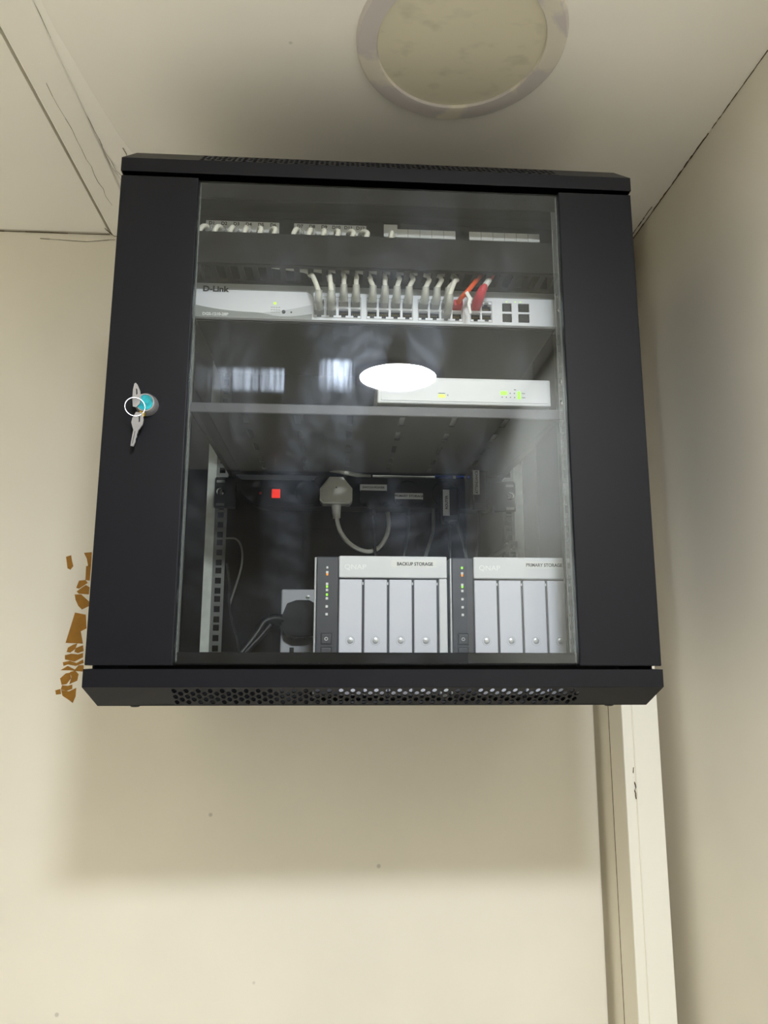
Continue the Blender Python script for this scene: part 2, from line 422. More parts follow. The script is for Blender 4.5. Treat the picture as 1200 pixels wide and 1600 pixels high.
for a, b in ((-0.74, -0.28), (-0.19, 0.27)):
    for z0, z1 in ((-1.30, -0.55), (-0.42, 0.50)):
        MB().box(a, b, FY + 0.034, FY + 0.041, z0, z1, 0.004, 1).build('added_door_panel', 'wood', dr)
MB().tube(spline([(0.27, FY + 0.036, -0.50), (0.27, FY + 0.085, -0.50), (0.25, FY + 0.09, -0.50), (0.16, FY + 0.088, -0.50)], 5), 0.009, 10).build('added_door_handle', 'chrome', dr, smooth=True)
st(MB().box(LX - 0.1, RX + 0.1, FY - 0.1, WALL_Y + 0.12, FLOOR - 0.05, FLOOR).build('floor', 'floor'))
# ceiling: two boards with an open joint, and a cover strip beside the joint
JX = -0.4575
ceil_ = st(MB().box(JX + 0.002, RX + 0.1, FY - 0.1, WALL_Y + 0.1, CEIL, CEIL + 0.03).build('ceiling', 'ceil'))
MB().box(LX - 0.1, JX - 0.003, FY - 0.1, WALL_Y - 0.003, CEIL + 0.001, CEIL + 0.03).build('ceiling_board', 'ceil', ceil_)
MB().box(LX - 0.1, RX + 0.1, FY - 0.1, WALL_Y + 0.1, CEIL + 0.03, CEIL + 0.05).build('ceiling_backing', 'crack', ceil_)
strip = st(MB().box(JX + 0.004, -0.402, FY, WALL_Y - 0.001, CEIL - 0.0035, CEIL + 0.001, 0.0012, 1).build('trim_1', 'ceil'))
# smear of white filler along the strip's edge, thickest beside the cabinet
MB().prism([(-0.402, 0.335), (-0.402, 0.02), (-0.397, -0.2), (-0.392, 0.0), (-0.381, 0.1), (-0.368, 0.19), (-0.352, 0.26), (-0.338, 0.31), (-0.345, 0.335)], CEIL - 0.0003, CEIL + 0.001, 'xy').build('filler_patch', 'filler', ceil_)


def crack(pts, r, parent, jit=0.0015, sub=5):
    P = []
    for a, b in zip(pts, pts[1:]):
        for k in range(sub):
            t = k / sub; q = Vector(a).lerp(Vector(b), t)
            P.append(q + Vector((random.uniform(-jit, jit), random.uniform(-jit, jit), 0)))
    P.append(Vector(pts[-1]))
    mb = MB()
    for a, b in zip(P, P[1:]):
        rr = r * random.uniform(0.5, 1.2)
        mb.tube([a, b], rr, 4)
    return mb.build('crack', 'crack', parent)


zc = CEIL - 0.0002
crack([(-0.402, -0.04, zc), (-0.4025, 0.10, zc), (-0.4015, 0.2, zc), (-0.4, 0.27, zc), (-0.386, 0.33, zc)], 0.0004, ceil_)
crack([(-0.402, 0.21, zc - .001), (-0.395, 0.27, zc - .001), (-0.372, 0.33, zc - .001)], 0.0004, ceil_)
crack([(-0.371, 0.215, zc - .001), (-0.368, 0.28, zc - .001), (-0.365, 0.34, zc - .001)], 0.0005, ceil_)
crack([(-0.433, 0.09, CEIL - .0036), (-0.429, 0.2, CEIL - .0036), (-0.431, 0.3, CEIL - .0036), (-0.428, 0.36, CEIL - .0036)], 0.00035, strip, 0.0025)
wbk = bpy.data.objects['wall_back']
crack([(LX, WALL_Y - .001, CEIL - .001), (-0.9, WALL_Y - .001, CEIL - .001), (-0.46, WALL_Y - .001, CEIL - .0012)], 0.0011, wbk, 0.0003, 12)
crack([(-0.58, WALL_Y - .0003, CEIL - .013), (-0.5, WALL_Y - .0003, CEIL - .016), (-0.45, WALL_Y - .0003, CEIL - .010)], 0.0006, wbk, 0.0006)
crack([(-0.463, WALL_Y - .02, CEIL - .0005), (-0.452, WALL_Y - .002, CEIL - .004), (-0.43, WALL_Y - .001, CEIL - .006)], 0.0009, wbk, 0.001)
wr = bpy.data.objects['wall_right']
crack([(RX - .0006, y, CEIL - .0006) for y in (-0.02, 0.06, 0.12)], 0.0006, wr, 0.0004, 10)
crack([(RX - .0006, y, CEIL - .0006) for y in (0.13, 0.2, 0.27, 0.34, 0.44)], 0.0009, wr, 0.0006, 10)
crack([(RX - .007, y, CEIL - .0003) for y in (0.31, 0.36, 0.43)], 0.0008, ceil_, 0.0004, 8)
# vertical boxing in the corner, right of the cabinet
BX0, BX1, BY = 0.3900, 0.4450, 0.355
box = st(MB().box(BX0, BX1, BY + 0.0015, WALL_Y + 0.035, FLOOR, CEIL, 0.001, 1).build('trim_2', 'trunk_shaded'))
MB().box(BX0 - 0.0012, BX0 + 0.004, BY + 0.003, BY + 0.058, FLOOR, CEIL, 0.0006, 1).build('side_board', 'trunk_shaded', box)
MB().box(BX0 - 0.0016, BX0 + 0.0135, BY, BY + 0.004, FLOOR, CEIL, 0.0008, 1).build('front_bead', 'trunk_white', box)
MB().box(BX0 + 0.0147, BX1 - 0.0005, BY, BY + 0.004, FLOOR, CEIL, 0.0008, 1).build('front_board', 'trunk_white', box)
MB().box(BX0 - 0.0015, BX0, BY + 0.0575, BY + 0.0592, FLOOR, CEIL).build('side_seam', 'crack', box)
crack([(BX0 + .010, BY - .0002, -0.155), (BX0 + .012, BY - .0002, -0.18), (BX0 + .013, BY - .0002, -0.2)], 0.0009, box, 0.0015)


# ------------------------------------------------------------------ ceiling lights
def ceiling_light(label, x, y, m):
    t = thing('ceiling_light', label, 'ceiling light', (x, y, CEIL), None)
    MB().lathe([(0.1285, 0.0), (0.1280, -0.003), (0.1255, -0.0055), (0.108, -0.007), (0.1035, -0.006), (0.1025, -0.002), (0.1025, 0.0)], (x, y, CEIL), n=72, closed=True).build('trim_ring', 'ring', t, smooth=True)
    MB().lathe([(0.1024, -0.0002), (0.1024, -0.0022), (0.0, -0.0028)][:2] + [(0.05, -0.0026), (0.001, -0.0028)], (x, y, CEIL), n=72).build('diffuser', m, t, smooth=True)
    return t


ceiling_light('round recessed ceiling light, switched off, above the black cabinet', 0.097, -0.006, 'diffuser')
ceiling_light('round lit ceiling light seen mirrored in the cabinet glass door', 0.109, -1.106, 'lit')

# ------------------------------------------------------------------ the cabinet
C = thing('network_cabinet', 'black wall mounted network cabinet with a glass door and keys in its lock', 'cabinet', (0, 0.225, -0.0415))


def perforated(mb, P, ncol, nrow, fill=0.44):
    """staggered round holes on the patch P(u, v): every other column of cells is shifted by half a cell"""
    for i in range(ncol):
        a, b = i / ncol, (i + 1) / ncol; off = 0.5 * (i % 2); cu = (a + b) / 2
        edges = [0.0] + [e for e in [(k + off) / nrow for k in range(nrow + 1)] if 1e-6 < e < 1 - 1e-6] + [1.0]
        for v0, v1 in zip(edges, edges[1:]):
            if v1 - v0 < 0.7 / nrow:
                mb.quad(P(a, v0), P(b, v0), P(b, v1), P(a, v1)); continue
            cv = (v0 + v1) / 2
            out = [(b, cv), (b, v1), (cu, v1), (a, v1), (a, cv), (a, v0), (cu, v0), (b, v0)]
            hol = [(cu + fill / ncol * math.cos(q * math.pi / 4), cv + 0.40 / nrow * math.sin(q * math.pi / 4)) for q in range(8)]
            O = [mb.bm.verts.new(P(*p)) for p in out]; H = [mb.bm.verts.new(P(*p)) for p in hol]
            for q in range(8): mb.bm.faces.new((O[q], O[(q + 1) % 8], H[(q + 1) % 8], H[q]))


def cover(name, zf0, zf1, zc, sgn):
    """shell of the top (sgn +1) or bottom (sgn -1) cover: upright lip, sloped perforated front, flat plate"""
    X, xi, yb, yc, VX = 0.300, 0.2925, 0.449, 0.030, 0.213
    mb = MB()
    mb.quad((-X, 0, zf0), (X, 0, zf0), (X, 0, zf1), (-X, 0, zf1))
    for s in (-1, 1):
        mb.quad((s * X, 0, zf0), (s * X, yb, zf0), (s * X, yb, zf1), (s * X, 0, zf1))
        mb.quad((s * X, 0, zf1), (s * X, yb, zf1), (s * xi, yb, zc), (s * xi, yc, zc))
        mb.quad((s * VX, 0, zf1), (s * X, 0, zf1), (s * xi, yc, zc), (s * VX, yc, zc))
    mb.quad((-xi, yc, zc), (xi, yc, zc), (xi, yb, zc), (-xi, yb, zc))
    mb.quad((-X, yb, zf0), (X, yb, zf0), (X, yb, zf1), (-X, yb, zf1))
    mb.quad((-X, yb, zf1), (X, yb, zf1), (xi, yb, zc), (-xi, yb, zc))
    e = 0.0022
    sl = lambda t: (yc * t, zf1 + (zc - zf1) * t)
    for t0, t1 in ((0, .04), (.96, 1)):
        (ya, za), (yb2, zb) = sl(t0), sl(t1)
        mb.quad((-VX, ya, za), (VX, ya, za), (VX, yb2, zb), (-VX, yb2, zb))
    bmesh.ops.remove_doubles(mb.bm, verts=mb.bm.verts[:], dist=1e-5)
    o = mb.build(name, 'black', C, solid=0.0014)
    pm = MB()
    perforated(pm, lambda u, v: (-VX + 2 * VX * u, sl(.04 + .92 * v)[0], sl(.04 + .92 * v)[1]), 70, 3)
    pm.build('vent_strip', 'black', o, solid=0.0012)
    return o


cover('top_cover', 0.5588, 0.5755, 0.6035, 1)
cover('bottom_cover', -0.0036, -0.0212, -0.0413, -1)
# body
MB().box(-0.2985, -0.2965, 0.022, 0.449, -0.030, 0.558).build('side_panel', 'black_in', C)
MB().box(0.2965, 0.2985, 0.022, 0.449, -0.030, 0.558).build('side_panel', 'black_in', C)
MB().box(-0.2965, 0.2965, 0.4465, 0.4490, -0.0355, 0.5585).build('back_panel', 'black_in', C)
fr = MB()
for s in (-1, 1):
    fr.box(*sorted((s * 0.262, s * 0.2962)), 0.0225, 0.050, 0.0, 0.557)
fr.box(-0.262, 0.262, 0.0225, 0.0245, -0.0125, 0.0135)
fr.box(-0.262, 0.262, 0.0225, 0.050, 0.545, 0.557)
fr.build('front_frame', 'black_in', C)
# rails: square cage-nut holes, three to the unit
U = 0.04445
zs = [0.0125]
for k in range(12):
    for off in (0.00635, 0.02223, 0.0381):
        c = 0.0125 + k * U + off
        if c < 0.542: zs += [c - 0.0047, c + 0.0047]
zs.append(0.5445)


def rail(s, y, back):
    cx = s * 0.2325
    us = sorted([cx - 0.0095, cx - 0.0047, cx + 0.0047, cx + 0.0095])
    o = MB().grid(us, zs, lambda i, j: i == 1 and j % 2 == 1, y, y + 0.0016).build('mounting_rail', 'zinc_dark', C)
    xa = s * 0.2420
    b = MB()
    b.prism([(xa, y + 0.0016), (xa, y), (s * 0.2535, y - (0.012 if back else -0.02)), (s * 0.2535, y + 0.0016 - (0.012 if back else -0.02))], 0.0125, 0.5445, 'xy')
    b.build('rail_flange', 'zinc_lit' if back else 'zinc', o)
    return o


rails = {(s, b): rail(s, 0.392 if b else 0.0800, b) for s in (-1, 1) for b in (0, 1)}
for z in (0.0135 + 8 * U + 0.02, 0.398, 0.414):
    pass
# screws of the mounted gear on the right front rail
for z in (0.541, 0.449, 0.4300, 0.338, 0.3105):
    MB().lathe([(0.0042, 0.0005), (0.0042, -0.002), (0.0025, -0.0034), (0.0004, -0.0036)], (0.2262, 0.0572, z), 'y', 12).build('rail_screw', 'chrome', rails[1, 0], smooth=True)
# door
D = MB().box(-0.3000, -0.2118, 0.0, 0.020, 0.0, 0.5538, 0.0012, 2).build('door', 'black', C)
MB().box(0.2118, 0.3000, 0.0, 0.020, 0.0, 0.5538, 0.0012, 2).build('door_stile', 'black', D)
MB().box(-0.2118, 0.2118, 0.0085, 0.0195, 0.533, 0.5538, 0.0008, 1).build('door_rail', 'rack_black', D)
MB().box(-0.2118, 0.2118, 0.0085, 0.0195, 0.0002, 0.0135, 0.0008, 1).build('door_rail', 'rack_black', D)
MB().box(-0.2116, 0.2116, 0.0022, 0.0068, 0.0022, 0.5515, 0.0005, 1).build('glass_pane', 'glass', D)
MB().box(0.2045, 0.2090, 0.0070, 0.0076, 0.014, 0.5320).build('edge_film', 'film', D)
MB().box(0.2038, 0.2045, 0.0070, 0.0080, 0.014, 0.5320).build('film_edge', 'seal', D)
for xa, xb in ((-0.2108, -0.2092), (0.2092, 0.2108)):
    MB().box(xa, xb, 0.0070, 0.0084, 0.004, 0.550).build('glass_seal', 'seal', D)
lk = MB().lathe([(0.0122, 0.0), (0.0122, -0.0015), (0.0112, -0.008), (0.0098, -0.0105), (0.0088, -0.0105), (0.0085, -0.0095), (0.0006, -0.0095)], (-0.2535, 0, 0.2765), 'y', 36).build('lock', 'nickel', C, smooth=True)
plabel(lk, 'round chrome lock with a teal film on its face')
MB().lathe([(0.0084, -0.0094), (0.0084, -0.0104), (0.0006, -0.0106)], (-0.2535, 0, 0.2765), 'y', 28).build('teal_film', 'teal', lk)
for x, z in ((-0.262, -0.0424), (0.262, -0.0424)):
    MB().lathe([(0.006, 0.002), (0.006, -0.002), (0.004, -0.0035)], (x, 0.06, -0.0415), 'z', 16).build('foot', 'plastic_black', C)

# keys hanging at the lock
K = thing('key_bunch', 'two silver keys on a thin ring hanging at the cabinet lock', 'keys', (-0.2575, -0.0115, 0.276))
tl = Matrix.Rotation(0.35, 3, 'Z')
MB().torus((-0.2625, -0.0145, 0.2700), 0.0102, 0.00042, 'y', 40, 6, tl).build('key_ring', 'nickel', K, smooth=True)


def place2(poly, c, ang, s=1.0):
    ca, sa = math.cos(ang), math.sin(ang)
    return [(c[0] + s * (x * ca - z * sa), c[1] + s * (x * sa + z * ca)) for x, z in poly]


key_poly = [(-0.0035, 0.004), (0.0035, 0.0042), (0.0060, -0.003), (0.0062, -0.0085), (0.0040, -0.0135), (0.0028, -0.0155), (0.0028, -0.0185), (0.0024, -0.0205), (0.0029, -0.0225), (0.0022, -0.025),
            (0.0026, -0.028), (0.0014, -0.0335), (-0.0016, -0.0335), (-0.0020, -0.029), (-0.0022, -0.016), (-0.0034, -0.0135), (-0.0060, -0.008), (-0.0058, -0.003)]
k2 = MB(); k2.prism(place2(key_poly, (-0.2588, 0.2605), -0.14, 1.0), -0.0125, -0.0108); ko = k2.build('key', 'nickel', K)
MB().prism(place2([(-0.0008, 0.0), (0.0010, 0.0), (0.0016, -0.0055), (0.0004, -0.007)], (-0.2578, 0.2602), -0.1), -0.01265, -0.0124).build('key_slot', 'ink', ko)
MB().prism(place2([(-0.0006, -0.017), (0.0003, -0.017), (0.0003, -0.031), (-0.0006, -0.031)], (-0.2588, 0.2605), -0.14), -0.01265, -0.0124).build('key_groove', 'zinc_dark', ko)
# the key standing in the lock: pointed bow rising above the lock face
bow = [(0.0, 0.0215), (0.0018, 0.0195), (0.0048, 0.0125), (0.0058, 0.006), (0.0050, -0.002), (0.0012, -0.006), (-0.0022, -0.005), (-0.0030, 0.004), (-0.0026, 0.014), (-0.0014, 0.0205)]
k1 = MB().prism(place2(bow, (-0.2632, 0.2760), 0.03, 1.0), -0.0130, -0.0116).build('key', 'nickel', K)
MB().prism(place2([(0.0005, 0.0155), (0.0018, 0.014), (0.0024, 0.009), (0.0010, 0.0075)], (-0.2632, 0.2760), 0.03), -0.01315, -0.0129).build('key_slot', 'ink', k1)
MB().prism(place2([(-0.003, 0.002), (0.0026, 0.0), (0.003, -0.004), (-0.001, -0.0055)], (-0.2555, 0.2650), 0.1), -0.0116, -0.0098).build('key_tang', 'gold', k1)

# ------------------------------------------------------------------ patch panel
PZ0, PZ1 = 0.4965, 0.5405
PPn = thing('patch_panel', 'black patch panel with white number strips at the top of the cabinet', 'patch panel', (0, 0.06, PZ0))
groups = (-0.2120, -0.1045, 0.0070, 0.1137)
PITCH = 0.0149
ports = [g + PITCH * (k + 0.5) for g in groups for k in range(6)]
us = [-0.2415]; hol = set()
for c in ports:
    us += [c - 0.0058, c + 0.0058]; hol.add(len(us) - 2)
us.append(0.2415)
MB().grid(us, [PZ0, 0.5052, 0.5162, PZ1], lambda i, j: j == 1 and i in hol, 0.0575, 0.0610).build('face_plate', 'rack_black', PPn)
MB().box(-0.221, 0.221, 0.0655, 0.105, PZ0 + .002, PZ1 - .002).build('body', 'port', PPn)
for gi, g in enumerate(groups):
    s = MB().box(g, g + 6 * PITCH, 0.0552, 0.0574, 0.5205, 0.5345 if gi < 2 else 0.5318, 0.0004, 1).build('number_strip', 'sticker', PPn)
    for k in range(6):
        if gi < 2:
            text('D%d' % (gi * 6 + k + 1), g + PITCH * (k + 0.5), 0.0550, 0.5287, 0.0060, 'ink', s, align='CENTER', bold=0.00015)
        if k and gi > 1:
            MB().box(g + PITCH * k - 0.0003, g + PITCH * k + 0.0003, 0.0549, 0.0553, 0.5210, 0.5313).build('strip_joint', 'switch_grey', s)
s3 = MB().box(groups[2] - 0.0005, groups[2] + 0.0165, 0.0540, 0.0551, 0.5200, 0.5368, 0.0004, 1).build('paper_label', 'sticker', PPn)

# ------------------------------------------------------------------ cable manager
CMg = thing('cable_manager', 'black cable manager with slotted fingers between patch panel and switch', 'cable manager', (0, 0.06, 0.4525))
for s in (-1, 1):
    MB().box(*sorted((s * 0.2260, s * 0.2412)), 0.0606, 0.0795, 0.4530, 0.4955).build('rack_ear', 'rack_black', CMg)
    MB().box(*sorted((s * 0.2260, s * 0.2412)), 0.0611, 0.0795, PZ0 + .0005, PZ1 - .0005).build('rack_ear', 'rack_black', PPn)
MB().box(-0.2415, 0.2415, 0.0585, 0.0605, 0.4525, 0.4960).build('back_plate', 'rack_black', CMg)
MB().box(-0.2135, 0.2135, 0.0130, 0.0150, 0.4545, 0.4945, 0.0006, 1).build('cover_plate', 'rack_black', CMg)
us = [-0.2125]; hol = set()
for k in range(26):
    c = -0.2035 + k * 0.01628
    us += [c - 0.0048, c + 0.0048]; hol.add(len(us) - 2)
us.append(0.2125)
MB().grid(us, [0.0155, 0.0205, 0.0500, 0.0582], lambda i, j: j == 1 and i in hol, 0.4545, 0.4563, 'xy').build('lower_fingers', 'rack_black', CMg)
MB().grid(us, [0.0155, 0.0205, 0.0500, 0.0582], lambda i, j: j == 1 and i in hol, 0.4925, 0.4943, 'xy').build('upper_fingers', 'rack_black', CMg)
for s in (-1, 1):
    MB().box(*sorted((s * 0.2125, s * 0.2110)), 0.0155, 0.0582, 0.4565, 0.4922).build('end_plate', 'rack_black', CMg)

# ------------------------------------------------------------------ network switch
SZ0, SZ1 = 0.4075, 0.4510
SW = thing('network_switch', 'white network switch with rows of sockets and plugged patch cords', 'network switch', (0, 0.06, SZ0))
cols = [-0.0787 + 0.00731 + 0.01462 * k for k in range(4)] + [-0.0147 + 0.00717 + 0.01435 * k for k in range(4)] + \
       [0.0483 + 0.0069 + 0.0138 * k for k in range(4)] + [0.1126 + 0.00685 + 0.0137 * k for k in range(2)]
us = [-0.2200]; main = set(); notch = set(); sfp = set()
for c in cols:
    us += [c - 0.0058, c - 0.0026, c + 0.0026, c + 0.0058]; n = len(us)
    main |= {n - 4, n - 3, n - 2}; notch.add(n - 3)
for a, b in ((0.1527, 0.1645), (0.1725, 0.1863)):
    us += [a, b]; sfp.add(len(us) - 2)
us.append(0.2200)
vs = [SZ0, 0.4116, 0.4140, 0.4228, 0.4254, 0.4342, 0.4366, SZ1]


def sw_hole(i, j):
    if i in main: return j in (2, 4) or (i in notch and j in (1, 5))
    return i in sfp and j in (1, 2, 4, 5)


MB().grid(us, vs, sw_hole, 0.0550, 0.0610).build('face_plate', 'switch_white', SW)
MB().box(-0.2200, 0.2200, 0.0690, 0.240, SZ0, SZ1, 0.001, 1).build('case', 'rack_black', SW)
MB().box(-0.2195, 0.2195, 0.0664, 0.0686, SZ0 + .001, SZ1 - .001).build('port_wells', 'port', SW)
pf = MB()
for c in cols:
    for z in (0.4184, 0.4298):
        for k in range(8): pf.box(c - 0.0039 + k * 0.0011, c - 0.0036 + k * 0.0011, 0.0615, 0.0662, z + 0.0010, z + 0.0014)
tag(pf.build('port_contacts', 'gold', SW), kind='stuff')
for c0, c1 in ((cols[0], cols[3]), (cols[4], cols[7]), (cols[8], cols[11]), (cols[12], cols[13])):
    o = MB()
    xa, xb = c0 - 0.0068, c1 + 0.0068
    for a, b, z0, z1 in ((xa, xb, 0.4105, 0.4111), (xa, xb, 0.4372, 0.4378), (xa, xa + .0006, 0.4111, 0.4372), (xb - .0006, xb, 0.4111, 0.4372)):
        o.box(a, b, 0.0546, 0.0551, z0, z1)
    o.build('port_surround', 'switch_grey', SW)
for a, b in ((0.1527, 0.1645), (0.1725, 0.1863)):
    for za, zb in ((0.4119, 0.4226), (0.4256, 0.4363)):
        MB().box(a + 0.0006, b - 0.0006, 0.0556, 0.0640, za, zb, 0.0006, 1).build('fibre_slot', 'plastic_black', SW)
MB().box(0.1685, 0.1695, 0.0544, 0.0552, 0.4380, 0.4389).build('indicator', 'led_lime', SW)
MB().box(0.1750, 0.1762, 0.0544, 0.0552, 0.4380, 0.4388).build('indicator', 'led_lime', SW)
MB().box(0.1575, 0.1587, 0.0544, 0.0552, 0.4380, 0.4388).build('indicator', 'led_lime', SW)
# front print: grey top band, sweeping lower bands
yb = (0.05465, 0.0549)
gp = MB().box(-0.2195, 0.2195, yb[0], yb[1], 0.4428, 0.4508).build('grey_band', 'switch_grey', SW)
low = [(-0.2195, 0.4225)] + [(x, 0.4150 + 0.0075 * ((x + 0.150) / 0.0695) ** 2) for x in [-0.21 + k * 0.01 for k in range(6)]] + [(-0.150, 0.4150), (-0.140, 0.4142), (-0.128, 0.4115), (-0.118, 0.4105), (-0.105, 0.4107), (-0.092, 0.4125), (-0.0800, 0.4150), (-0.0800, 0.4078), (-0.2195, 0.4078)]
MB().prism(low, *yb).build('grey_wave', 'switch_grey', SW)
mid = [(-0.140, 0.4146), (-0.128, 0.4162), (-0.112, 0.4188), (-0.097, 0.4222), (-0.0805, 0.4265), (-0.0805, 0.4154), (-0.092, 0.4129), (-0.105, 0.4111), (-0.118, 0.4109), (-0.128, 0.4119)]
MB().prism(mid, *yb).build('pale_wave', 'switch_pale', SW)
sweep = [(-0.086, 0.4426), (-0.0820, 0.4405), (-0.0795, 0.4360), (-0.0788, 0.4320), (-0.0788, 0.4426)]
MB().prism(sweep, *yb).build('grey_sweep', 'switch_grey', SW)
text('D-Link', -0.2115, 0.0545, 0.4402, 0.0098, 'ink', SW, name='maker_name', bold=0.0004, squash=1.12)
text('DGS-1210-28P', -0.2105, 0.0545, 0.4095, 0.0050, 'white_ink', SW, name='model_number', bold=0.0002)
MB().lathe([(0.0022, 0), (0.0022, -0.0012), (0.0006, -0.0014)], (-0.1140, 0.0548, 0.4162), 'y', 16).build('reset_button', 'ink', SW)
MB().lathe([(0.0011, 0), (0.0011, -0.0006), (0.0004, -0.0007)], (-0.1050, 0.0548, 0.4160), 'y', 12).build('reset_hole', 'ink', SW)
MB().box(-0.1262, -0.1232, 0.0545, 0.0550, 0.4258, 0.4284).build('indicator', 'led_lime', SW)
dots = MB()
for i in range(4):
    for k in range(3): dots.box(-0.1295 + i * 0.0030, -0.1275 + i * 0.003, 0.0545, 0.0548, 0.4150 + k * 0.0033, 0.4157 + k * 0.0033)
tag(dots.build('printed_marks', 'switch_grey', SW), kind='stuff')
for s in (-1, 1):
    MB().box(*sorted((s * 0.2202, s * 0.2412)), 0.0590, 0.0795, SZ0, SZ1).build('rack_ear', 'rack_black', SW)


# ------------------------------------------------------------------ patch cords
def boot(mb, c, n=10):
    """clear plug with strain-relief boot leaving a socket at (x, y, z) towards the viewer"""
    pass


def patch_cord(k, xs, row, label):
    xp = ports[k]; zt = 0.4300 if row else 0.4186
    cx = xs + (-0.004 if k == 0 else 0.0)
    t = thing('network_cable', label, 'cable', (xs, 0.05, zt), 'white patch cords')
    lean = max(-0.008, min(0.008, (xp - xs) * 0.05)) + (0.004 if k % 3 == 0 else -0.002)
    xe = xs + [-.011, -.003, -.004, .0, 0, -.004, 0, .003, .005, .005, .006, .008, .011][k]
    sx = xp + [-.006, -.004, -.001, .001, .004, .006, -.004, -.001, .001, .003, .006, .008, 0][k]
    zx = 0.030 if row else 0.024
    pts = [(xp, 0.046, 0.5108), (xp, 0.039, 0.5122), (xp + (sx - xp) * .4, 0.032, 0.5120), (sx, 0.0260, 0.5065), (sx, 0.0265, 0.4975), (sx * .8 + xe * .2, 0.034, 0.4850), ((sx + xe) / 2, 0.044, 0.4730), (xe * .93 + sx * .07, 0.041, 0.4640),
           (xe, 0.036, 0.4555), (xs * .35 + xe * .65, zx + .004, 0.4490), (xs, zx, zt + 0.010), (xs, zx + .004, zt + 0.003), (xs, 0.042, zt)]
    MB().tube(spline(pts, 6), 0.0029, 10).build('cable', 'cable', t, smooth=True)
    p = MB()
    p.box(xs - 0.0055, xs + 0.0055, 0.0430, 0.0640, zt - 0.0038, zt + 0.0038, 0.0008, 1)
    p.build('plug', 'boot_clear', t)
    q = MB().tube(spline([(xs, 0.0428, zt), (xs, zx + .006, zt + 0.0018), (xs, zx + .002, zt + 0.0055), (xs, zx - .001, zt + 0.0115)], 4), 0.0056, 10, 0.0044)
    q.build('boot', 'boot_clear', t, smooth=True)
    p = MB(); p.box(xp - 0.0054, xp + 0.0054, 0.0455, 0.0640, 0.5062, 0.5152, 0.0008, 1); p.build('plug', 'boot_clear', t)
    MB().tube(spline([(xp + .0015, 0.0450, 0.5100), (xp + .0015, 0.039, 0.5110), (xp + .0015 + (sx - xp) * .3, 0.0340, 0.5108)], 4), 0.0054, 10, 0.0046).build('boot', 'boot_clear', t, smooth=True)
    return t


dest = [(0, 0), (1, 0), (1, 1), (2, 1), (3, 1), (4, 1), (5, 1), (6, 1), (7, 1), (8, 1), (9, 1), (10, 1), (10, 0)]
where = ['leftmost lower plug', 'second lower plug', 'second upper plug', 'third plug', 'fourth plug of the first block', 'first plug of the second block',
         'second plug of the second block', 'third plug of the second block', 'last plug of the second block', 'first plug of the third block', 'second plug of the third block',
         'third upper plug, third block', 'third lower plug, third block']
for k, (ci, row) in enumerate(dest):
    src = 'the D%d strip' % (k + 1) if k < 12 else 'the third strip'
    patch_cord(k, cols[ci], row, 'white patch cord from %s to the switch, %s' % (src, where[k]))

oc = thing('network_cable', 'orange patch cord with a pale tag, plugged into the switch', 'cable', (cols[11], 0.05, 0.430))
xs = cols[11]
MB().tube(spline([(0.133, 0.047, 0.488), (0.1285, 0.045, 0.472), (0.1205, 0.036, 0.4590), (0.1140, 0.0300, 0.4490), (0.1070, 0.0275, 0.4390), (0.1010, 0.0295, 0.4325), (xs + .001, 0.036, 0.4305), (xs, 0.044, 0.430)], 6), 0.0029, 10).build('cable', 'cable_orange', oc, smooth=True)
MB().box(xs - 0.0055, xs + 0.0055, 0.0430, 0.0640, 0.4262, 0.4338, 0.0008, 1).build('plug', 'boot_red', oc)
MB().prism([(0.1010, 0.4320), (0.1045, 0.4345), (0.1095, 0.4250), (0.1070, 0.4180), (0.1085, 0.4060), (0.1060, 0.4055), (0.1035, 0.4180), (0.1050, 0.4245)], 0.0225, 0.0240).build('tag', 'sticker', oc)
rc = thing('network_cable', 'red patch cord with red boot and white label, plugged into the switch', 'cable', (cols[12], 0.05, 0.430))
xs = cols[12]
MB().tube(spline([(0.146, 0.047, 0.488), (0.1415, 0.045, 0.472), (0.1355, 0.036, 0.4600), (0.1310, 0.0300, 0.4520), (0.1260, 0.0270, 0.4440), (0.1215, 0.0275, 0.4360), (xs + .0005, 0.034, 0.4310), (xs, 0.044, 0.430)], 6), 0.0030, 10).build('cable', 'cable_red', rc, smooth=True)
MB().tube(spline([(0.1318, 0.0310, 0.4535), (0.1290, 0.0285, 0.4488), (0.1262, 0.0271, 0.4443)], 4), 0.0036, 12).build('label_sleeve', 'sticker', rc, smooth=True)
MB().tube(spline([(0.1248, 0.0268, 0.4420), (0.1222, 0.0275, 0.4370), (0.1202, 0.0320, 0.4322), (xs, 0.0435, 0.430)], 4), 0.0048, 12, 0.0066).build('boot', 'boot_red', rc, smooth=True)
MB().box(xs - 0.0055, xs + 0.0055, 0.0430, 0.0640, 0.4262, 0.4338, 0.0008, 1).build('plug', 'boot_red', rc)

